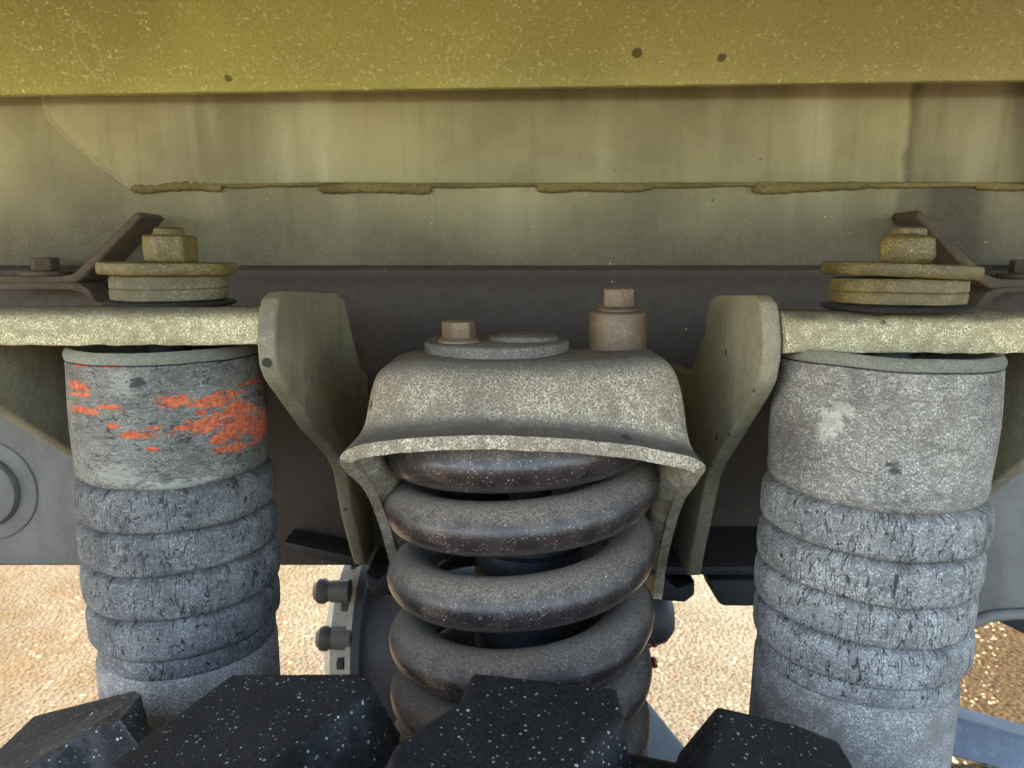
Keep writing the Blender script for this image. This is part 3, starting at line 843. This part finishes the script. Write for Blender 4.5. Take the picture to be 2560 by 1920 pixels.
M_SLEEVE_L = mat_orange_sleeve(BLOBS, [mark(310, 962, 36, 30, LX, LY, 0.08, srgb(170, 166, 146), 0.5), mark(343, 958, 20, 15, LX, LY, 0.08, srgb(52, 52, 52), 0.9),
    mark(290, 1190, 60, 30, LX, LY, 0.08, srgb(176, 170, 150), 0.4), mark(450, 1215, 90, 16, LX, LY, 0.08, srgb(180, 176, 160), 0.5)])
M_SLEEVE_R = mat_plain_sleeve([mark(2105, 1030, 34, 22, RX_, RY_, 0.083, srgb(206, 198, 178), 0.35), mark(2088, 1062, 30, 30, RX_, RY_, 0.083, srgb(206, 198, 178), 0.35), mark(2075, 1092, 20, 18, RX_, RY_, 0.083, srgb(206, 198, 178), 0.32),
    mark(2242, 1172, 14, 16, RX_, RY_, 0.083, srgb(58, 54, 50), 0.85), mark(1990, 1090, 60, 60, RX_, RY_, 0.083, srgb(86, 76, 66), 0.5)])

yhl = LY
shock('shock absorber in a cracked black rubber boot flaked with orange paint, left of the spring', LX, LY, LR, 0.0,
      [888, 918, 1235, 1349, 1457, 1568, 1669, 1721], (M_SLEEVE_L, M_BOOT, M_RIM, M_TUBE),
      (-0.300, zv(768, 0.588) - 0.0036 + 0.0012, zv(768, 0.588) - 0.0036 + 0.0062, zv(690, LY - 0.0565), zv(656, LY - 0.0565), 0.0565, 0.0475, 0.0545, R_(0.6), 0.0225, 0.0235, R_(22), 1.0), 1, 0.0800)
shock('shock absorber in a pale grey rubber boot without orange paint, right of the spring', RX_, RY_, RR, R_(1.2),
      [905, 937, 1297, 1420, 1533, 1638, 1742, 1796], (M_SLEEVE_R, M_BOOT_R, M_RIM, M_TUBE),
      (0.3075, zv(778, 0.566) - 0.0016 + 0.0012, zv(778, 0.566) - 0.0016 + 0.0062, zv(697, RY_ - 0.0575), zv(660, RY_ - 0.0575), 0.0575, 0.0490, 0.0560, R_(2.3), 0.0225, 0.0225, R_(6), 1.7), 2, 0.0828)

# ------------------------------------------------------------------ spring seat (pressed steel hood)
def spring_seat():
    t = thing('spring_seat', 'grey pressed-steel spring seat with a flared lip arching over the coil', 'spring seat', (0.01, 0.75, -0.39))
    lip = [(992, 1500, .81), (990, 1482, .81), (985, 1460, .80), (978, 1430, .79), (968, 1384, .76), (939, 1287, .69), (905, 1220, .61), (864, 1178, .57), (848, 1154, .555), (857, 1132, .55), (900, 1112, .54),
           (1000, 1098, .53), (1150, 1089, .522), (1290, 1090, .52), (1450, 1099, .522), (1600, 1116, .53), (1705, 1137, .54), (1752, 1153, .55), (1764, 1172, .555), (1745, 1203, .58), (1708, 1258, .64), (1682, 1340, .72), (1664, 1425, .79), (1660, 1460, .80), (1658, 1482, .81), (1656, 1500, .81)]
    Lp = [P(*c) for c in lip]
    zt = -0.0795
    Dp = []
    for i, p in enumerate(Lp):
        d = p.copy()
        if i <= 2: d = p + Vector((0.002, 0.06, 0))
        elif i <= 6: d = Vector((p.x + 0.014, max(p.y + 0.04, 0.63), p.z + 0.004))
        elif i >= 23: d = p + Vector((-0.002, 0.06, 0))
        elif i >= 20: d = Vector((p.x - 0.014, max(p.y + 0.04, 0.63), p.z + 0.004))
        Dp.append(d)
    for i, v in {7: (-.1205, .625, -.172), 8: (-.1205, .622, -.145), 9: (-.1190, .618, -.114), 10: (-.109, .612, -.0900), 11: (-.085, .598, -.0805), 12: (-.040, .590, zt), 13: (.004, .586, zt),
                 14: (.055, .586, zt + .001), 15: (.110, .594, zt + .003), 16: (.1305, .606, -.0850), 17: (.1410, .614, -.108), 18: (.1425, .620, -.142), 19: (.1425, .625, -.172)}.items():
        Dp[i] = Vector(v)
    A = catmull(Lp, 8); B = catmull(Dp, 8)
    st = [(0, 0), (0.004, .10), (0.010, .22), (0.025, .32), (0.055, .40), (0.11, .455), (0.19, .495), (0.34, .55), (0.5, .61), (0.63, .66), (0.75, .71), (0.85, .765), (0.92, .82), (0.97, .89), (0.993, .95), (1, 1)]
    V, Fc = [], []
    cols = len(st) + 5
    for a, b in zip(A, B):
        d = b - a
        for (qx, qy) in st:
            fx = 1 - (1 - qx) ** 4
            p = Vector((a.x + d.x * fx, a.y + d.y * qy, a.z + d.z * qx))
            V.append(p + mnoise.noise_vector(p * 30) * 0.0006)
        for k in range(1, 6):
            yy = b.y + (0.915 - b.y) * k / 5
            V.append(Vector((b.x, yy, b.z - max(0, yy - 0.70) * 0.45 * min(max((b.z + 0.19) / 0.10, 0), 1))))
    for i in range(len(A) - 1):
        for j in range(cols - 1): Fc.append((i*cols + j, (i+1)*cols + j, (i+1)*cols + j + 1, i*cols + j + 1))
    bm = bmesh.new()
    vs = [bm.verts.new(v) for v in V]
    for f in Fc: bm.faces.new([vs[k] for k in f])
    bmesh.ops.recalc_face_normals(bm, faces=bm.faces)
    # outward = up at the crown
    bm.faces.ensure_lookup_table()
    crown = max(bm.faces, key=lambda f: f.calc_center_median().z)
    if crown.normal.z < 0: bmesh.ops.reverse_faces(bm, faces=bm.faces)
    bmesh.ops.solidify(bm, geom=bm.faces[:], thickness=0.0105)
    for v in bm.verts:
        if v.co.y < 0.56: v.co += mnoise.noise_vector(v.co * 260) * 0.0005
    bm_obj('hood', bm, M_CAST, t, angle=50)
    for foot in ([(968, 1436), (944, 1452), (928, 1440), (914, 1432), (917, 1470), (934, 1488), (985, 1490)], [(1652, 1440), (1690, 1472), (1720, 1462), (1738, 1452), (1737, 1488), (1714, 1507), (1600, 1500)]):
        bm_obj('foot', sheet_prism([P(u, v, 0.835) for u, v in foot], (0, FY - 0.837, 0), 0.003, 2), M_DARK, t)
    # locating disc
    cx, cy = -0.0135, 0.660
    dk = lathe_obj('disc', [(0.0, .0095), (0.0625, .0095), (0.0640, .0085), (0.0645, .0070), (0.0645, -.001)], M_RUST2, t, T(cx, cy, zt), 96)
    V, Fc, U = lathe([(0.0, .0045), (0.028, .0047), (0.031, .0035), (0.0325, 0.0)], 48, T(0.010, 0.664, zt + 0.0095))
    V = [v + mnoise.noise_vector(v * 90) * 0.0011 for v in V]
    mesh_obj('dirt_caked_plug', V, Fc, M_RUST2, dk, label='plug caked with grey dirt')
    b1 = P(1147, 845, 0.640)
    def flange_bolt(x, y, z0, r, hr, hh, mat, rot):
        h_ = lathe_obj('bolt', [(0.0, .004), (hr * 1.02, .0042), (r * 0.93, .0026), (r, .0014), (r, 0.0)], mat, t, T(x, y, z0), 40)
        bm_obj('hex_head', hex_bm(hr, hh, T(x, y, z0 + 0.003), 0.0014, rot, 0.0004, 3), mat, h_, angle=50)
    flange_bolt(b1.x, 0.640, zt + 0.0095, 0.0180, 0.0150, 0.0150, M_RUST, R_(12))
    # spacer and bolt at the right
    sx, sy = P(1543, 855, 0.655).x, 0.655
    zs0, zs1 = zt - 0.004, zv(782, sy - 0.025)
    sp = lathe_obj('spacer', [(0.0, zs1), (0.0225, zs1), (0.0245, zs1 - .0012), (0.0252, zs1 - .003), (0.0252, zs0 + .002), (0.0245, zs0)], M_RUST, t, T(sx, sy, 0), 56)
    flange_bolt(sx, sy, zs1 + 0.0002, 0.0182, 0.0148, 0.0165, M_RUST, R_(28))
M_RUST2 = dusty_paint('disc_steel_dusty', srgb(88, 80, 72), srgb(166, 156, 138), 0.5, 400, 0.7, 0.6, 0.25, top=0.6, topcol=srgb(84, 78, 72))
spring_seat()

# ------------------------------------------------------------------ coil spring
CX, CY, CR, WR = 0.0085, 0.662, 0.1030, 0.0222
def coil():
    t = thing('coil_spring', 'thick dark dusty coil spring in the middle', 'coil spring', (CX, CY, -0.62))
    yf = CY - CR
    zs = [zv(v, yf) for v in (1020, 1160, 1320, 1508, 1692)]
    zs = zs + [zs[-1] - 0.055, zs[-1] - 0.11, zs[-1] - 0.15]
    def zt(s):                      # s in turns from the top, front passes at whole numbers
        i = max(0, min(int(math.floor(s)), len(zs) - 2)); f = s - i
        z0, z1 = zs[i], zs[i+1]
        d0 = (zs[i+1] - zs[max(i-1, 0)]) / (2 if i > 0 else 1)
        d1 = (zs[min(i+2, len(zs)-1)] - zs[i]) / (2 if i + 2 < len(zs) else 1)
        h = f
        return (2*h**3 - 3*h*h + 1)*z0 + (h**3 - 2*h*h + h)*d0 + (-2*h**3 + 3*h*h)*z1 + (h**3 - h*h)*d1
    path = []
    per = 80
    s0, s1 = 0.45, 6.9
    n = int((s1 - s0) * per)
    for i in range(n + 1):
        s = s0 + (s1 - s0) * i / n
        th = -2 * math.pi * s       # from the front round to the left going down
        path.append((CX + CR * math.sin(th), CY - CR * math.cos(th), zt(s)))
    V, Fc = tube(path, WR, 24)
    mesh_obj('coil', V, Fc, M_COIL, t, angle=70)
    # damper standing inside the coil
    zb = -0.62
    bs = thing('bump_stop', 'black cylindrical bump stop standing inside the coil spring', 'bump stop', (CX, CY, -0.62))
    zc = zv(1400, CY)
    lathe_obj('rod', [(0.0, -0.12), (0.020, -0.12), (0.020, zc + 0.0)], M_HOSE, bs, T(CX + 0.008, CY, 0), 32)
    lathe_obj('rubber_body', [(0.0, zc + 0.055), (0.030, zc + 0.055), (0.042, zc + 0.048), (0.044, zc + 0.02), (0.050, zc + 0.018), (0.052, zc - 0.02), (0.047, zc - 0.024), (0.047, zc - 0.06), (0.052, zc - 0.064), (0.054, zb), (0.0, zb)], M_HOSE, bs, T(CX + 0.008, CY, 0), 48)
    lathe_obj('upper_cup', [(0.0, -0.115), (0.045, -0.116), (0.050, -0.125), (0.046, -0.150), (0.025, -0.158), (0.0, -0.158)], M_HOSE, bs, T(CX, CY, 0), 48)
coil()

# lower arm that carries spring and shocks, below the view behind the tyre
def lower_arm():
    t = thing('lower_suspension_arm', 'dark lower suspension arm under the spring and both shocks', 'suspension arm', (0, 0.66, -0.86))
    pts = [(-0.46, 0.53, -0.80), (0.44, 0.49, -0.80), (0.40, 0.75, -0.80), (0.15, 1.6, -0.80), (-0.15, 1.6, -0.80), (-0.44, 0.78, -0.80)]
    bm_obj('arm_plate', sheet_prism([(x, y, z - 0.002) for x, y, z in pts], (0, 0, -0.05), 0.008, 3), M_DARK, t)
    lathe_obj('spring_perch', [(0.0, -0.655), (0.120, -0.655), (0.135, -0.66), (0.138, -0.70), (0.12, -0.72), (0.10, -0.802)], M_DARK, t, T(CX, CY, 0), 64)
lower_arm()

# ------------------------------------------------------------------ side brackets bolted above the shelves
def angle_bracket(label, sgn):
    Y = 0.862
    g = (lambda u, v, y=Y: P(u, v, y)) if sgn < 0 else (lambda u, v, y=Y: P(u, v, y))
    if sgn < 0:
        strip = [(-80, 690), (150, 690), (182, 685), (340, 527), (356, 540), (208, 694), (180, 716), (150, 722), (-80, 722)]
        tab = [(-80, 724), (170, 724), (200, 730), (236, 756), (243, 757), (222, 724), (196, 708), (160, 706), (-80, 708)]
        bolt = (113, 662); deep = 0.10
    else:
        strip = [(2660, 700), (2498, 697), (2470, 688), (2300, 522), (2288, 540), (2440, 700), (2480, 724), (2500, 730), (2660, 730)]
        tab = [(2660, 734), (2520, 733), (2490, 742), (2462, 766), (2438, 766), (2466, 732), (2490, 722), (2520, 718), (2660, 718)]
        bolt = (2560, 668); deep = 0.10
    base = g(*bolt)
    t = thing('angle_bracket', label, 'bracket', (base.x, Y, base.z - 0.04), 'angled brackets bolted to the rail')
    def depth(o): return (0, FY - 0.009 - Y, 0)
    bm_obj('bent_strap', sheet_prism([g(*p) for p in strip], (0, FY - 0.009 - Y, 0), 0.003, 3), M_BROWN, t)
    bm_obj('curled_tab', sheet_prism([g(u, v, Y - 0.008) for u, v in tab], (0, FY - 0.012 - Y, 0), 0.002, 2), M_BROWN, t)
    zb = g(150 if sgn < 0 else 2500, 690 if sgn < 0 else 697).z
    by = Y + 0.03
    bx = P(bolt[0], bolt[1], by).x
    w = lathe_obj('washer', [(0.0, .005), (0.025, .005), (0.027, .0035), (0.027, 0.0)], M_BROWN, t, T(bx, by, zb + 0.0005), 40)
    bm_obj('bolt_head', hex_bm(0.0155, 0.016, T(bx, by, zb + 0.0057), 0.0014, R_(20), 0.0003, 5), M_BROWN, w, angle=50)
angle_bracket('brown angled strap with a bolt, above the shelf at the left edge', -1)
angle_bracket('brown angled strap with a frayed tab, above the shelf at the right edge', 1)

# ------------------------------------------------------------------ axle housing far behind the spring
def axle_housing():
    Y = 1.30
    c = P(1090, 1590, Y)
    t = thing('axle_housing', 'blurred tan axle housing with round flange and knobs behind the spring', 'axle housing', (c.x, Y, c.z - 0.2))
    M = T(c.x, Y, c.z, ry=R_(90))       # spins about X
    def xo(u): return P(u, 1560, Y - 0.12).x - c.x
    prof = [(0.0, xo(785)), (0.075, xo(788)), (0.10, xo(800)), (0.125, xo(822)), (0.145, xo(828)), (0.147, xo(868)), (0.160, xo(870)), (0.161, xo(884))]
    lathe_obj('flange', prof, M_AXLE, t, M, 72)
    prof = [(0.1615, xo(884)), (0.162, xo(905)), (0.155, xo(910)), (0.152, xo(930)), (0.158, xo(960)), (0.160, xo(1560)), (0.13, xo(1620)), (0.0, xo(1640))]
    lathe_obj('housing', prof, M_DARK, t, M, 72)
    # two big knobs on the flange
    for (u, v) in ((800, 1478), (806, 1596)):
        p = P(u, v, Y - 0.13)
        lathe_obj('knob', [(0.0, .030), (0.013, .029), (0.020, .022), (0.021, .012), (0.016, .004), (0.018, 0.0), (0.020, -.03)], M_KNOB, t, T(p.x + 0.02, p.y, p.z, ry=R_(-90)), 24)
    for k in range(10):
        a = 2 * math.pi * k / 10 + 0.2
        p = Vector((c.x + xo(868), Y - 0.152 * math.cos(a), c.z + 0.152 * math.sin(a)))
        bm_obj('flange_bolt', hex_bm(0.011, 0.012, T(p.x, p.y, p.z, ry=R_(-90)), 0.001), M_DARK, t)
    p = P(1640, 1540, Y - 0.05)
    lathe_obj('end_cap', [(0.0, .03), (0.03, .028), (0.045, .015), (0.05, 0.0), (0.05, -.12)], M_DARK, t, T(p.x, p.y, p.z, ry=R_(90)), 32)
axle_housing()

def hose_fitting():
    Y = 1.22
    t0 = P(1612, 1650, Y)
    t = thing('hose_fitting', 'small red and black hose fittings beside the lower coils', 'fitting', (t0.x, Y, t0.z - 0.03))
    for (u, v, mat, r) in ((1622, 1610, M_RED, 0.008), (1622, 1658, M_RED, 0.011), (1606, 1640, M_HOSE, 0.014)):
        p = P(u, v, Y)
        lathe_obj('coupling', [(0.0, .014), (r * 0.8, .014), (r, .010), (r * 0.75, .004), (r, 0.0), (r * 0.7, -.03)], mat, t, T(p.x, p.y, p.z, ry=R_(80)), 20)
    path = catmull([P(1606, 1640, Y), P(1560, 1630, Y + .02), P(1480, 1660, Y + .04), P(1400, 1740, Y + .03)], 8)
    V, Fc = tube(path, 0.010, 10); mesh_obj('hose', V, Fc, M_HOSE, t)
hose_fitting()

def grey_arm():
    Y = 0.78
    a0, a1 = P(2330, 1782, Y), P(2660, 1872, Y)
    b0, b1 = P(2330, 1880, Y - 0.03), P(2660, 1975, Y - 0.03)
    t = thing('steering_arm', 'bluish grey steel arm sloping away behind the right shock', 'steering arm', (a0.x, Y, a0.z - 0.06))
    d = a1 - a0
    pts = [a0 - d * 0.25, a0 + d * 0.3 + Vector((0, 0, .002)), a1 + d * 0.5, b1 + d * 0.5, b0 + d * 0.45, b0 - d * 0.25]
    bm_obj('arm', sheet_prism(pts, (0, 0.045, -0.004), 0.006, 4), M_ARM, t)
grey_arm()

# ------------------------------------------------------------------ tyre in front
def tyre():
    TX, TR, ztop = -0.03, 0.60, -0.252
    zc = ztop - TR
    y0, y1 = 0.02, 0.435
    t = thing('tyre', 'black off-road tyre with chunky speckled lugs in the foreground', 'tyre', (TX, 0.23, GZ))
    Mx = Matrix.Translation((TX, 0, zc)) @ Matrix.Rotation(R_(-90), 4, 'X')     # lathe axis -> +Y
    base_r = TR - 0.036
    prof = [(0.33, y0 + 0.05), (0.40, y0 + 0.008), (0.47, y0 - 0.004), (0.53, y0 + 0.012), (base_r - 0.004, y0 + 0.035), (base_r, y0 + 0.06), (base_r, y1 - 0.03), (base_r - 0.006, y1 - 0.018), (0.53, y1 - 0.006), (0.47, y1 + 0.004), (0.40, y1 - 0.008), (0.33, y1 - 0.05), (0.33, y0 + 0.05)]
    lathe_obj('carcass', prof, M_TYRE, t, Mx, 128, angle=50)
    lathe_obj('wheel_disc', [(0.0, 0.30), (0.12, 0.30), (0.26, 0.24), (0.325, 0.24), (0.332, 0.10)], M_DARK, t, Mx, 64)
    def crown(u, v):
        d = ray(u, v)
        A = d.x**2 + d.z**2; B = -2 * (d.x * TX + d.z * zc); C = TX**2 + zc**2 - TR**2
        D = B*B - 4*A*C
        if D < 0: D = 0
        p = d * ((-B - math.sqrt(D)) / (2*A))
        return math.atan2(p.x - TX, p.z - zc), p.y
    def lug(poly, name='tread_lug', flare=0.016, fl=None):
        """poly: (angle, y) outline of the worn top; sides slope outwards to the carcass"""
        n = len(poly)
        cx = sum(p[0] for p in poly) / n; cy = sum(p[1] for p in poly) / n
        bm = bmesh.new()
        top, bot = [], []
        for (a, y) in poly:
            top.append(bm.verts.new((TX + TR * math.sin(a), y, zc + TR * math.cos(a))))
            da, dy = (a - cx) * TR, y - cy
            L = math.hypot(da, dy) + 1e-6
            a2, y2 = a + da / L * flare / TR, min(y + dy / L * flare, y1 - 0.004)
            r2 = base_r - 0.006
            bot.append(bm.verts.new((TX + r2 * math.sin(a2), y2, zc + r2 * math.cos(a2))))
        bm.faces.new(top); bm.faces.new(list(reversed(bot)))
        for i in range(n): bm.faces.new((top[i], bot[i], bot[(i+1) % n], top[(i+1) % n]))
        bmesh.ops.recalc_face_normals(bm, faces=bm.faces)
        es = [e for e in bm.edges if e.verts[0] in top or e.verts[1] in top]
        bmesh.ops.bevel(bm, geom=es, offset=0.0035, segments=3, profile=0.5, affect='EDGES', clamp_overlap=True)
        big = [f for f in bm.faces if f.calc_area() > 0.0014]
        bmesh.ops.inset_individual(bm, faces=big, thickness=0.004, use_even_offset=True)
        return bm_obj(name, bm, M_TYRE, t, angle=40)
    A_ = [(62, 1769), (335, 1727), (352, 1736), (300, 1800), (180, 1852), (60, 1925), (-160, 2040), (-260, 1990), (-60, 1850)]
    B_ = [(578, 1683), (905, 1679), (926, 1702), (908, 1742), (812, 1808), (742, 1858), (712, 1915), (700, 2100), (330, 2100), (262, 1915), (425, 1795)]
    C_ = [(1182, 1678), (1542, 1718), (1562, 1795), (1466, 1882), (1458, 1925), (1470, 2120), (1000, 2120), (966, 1905), (992, 1856), (1152, 1748)]
    D_ = [(1792, 1762), (1990, 1806), (2100, 1852), (2142, 1925), (2180, 2120), (1760, 2120), (1752, 1920), (1792, 1805)]
    angs = []
    for poly in (A_, B_, C_, D_):
        pp = [crown(u, v) for u, v in poly]
        angs += [p[0] for p in pp]
        lug(pp)
    lo, hi = min(angs) - 0.08, max(angs) + 0.08
    # the other lugs round the wheel, alternating long and short
    N_ = 22
    protos = {}
    for row, (ya, yb) in enumerate(((0.205, 0.415), (0.045, 0.165))):
        for k in range(N_):
            a = 2 * math.pi * (k + 0.5 * row) / N_ - math.pi
            if row == 0 and lo - 0.02 < a < hi + 0.02: continue
            kind = (row, k % 2)
            if kind not in protos:
                w = 0.095; s = 0.035 if k % 2 else -0.02
                poly = [(a - w, ya), (a + w * 0.7, ya), (a + w, (ya + yb) / 2), (a + w * 0.8 + s, yb), (a - w * 0.7 + s, yb), (a - w * 0.9, (ya + yb) / 2)]
                protos[kind] = (lug(poly), a)
            else:
                o0, a0 = protos[kind]
                o = bpy.data.objects.new('tread_lug', o0.data); COL.objects.link(o); o.parent = t
                ctr = Vector((TX, 0, zc)) - ORIG[t.name]
                o.matrix_local = Matrix.Translation(ctr) @ Matrix.Rotation(a - a0, 4, 'Y') @ Matrix.Translation(-ctr)
tyre()
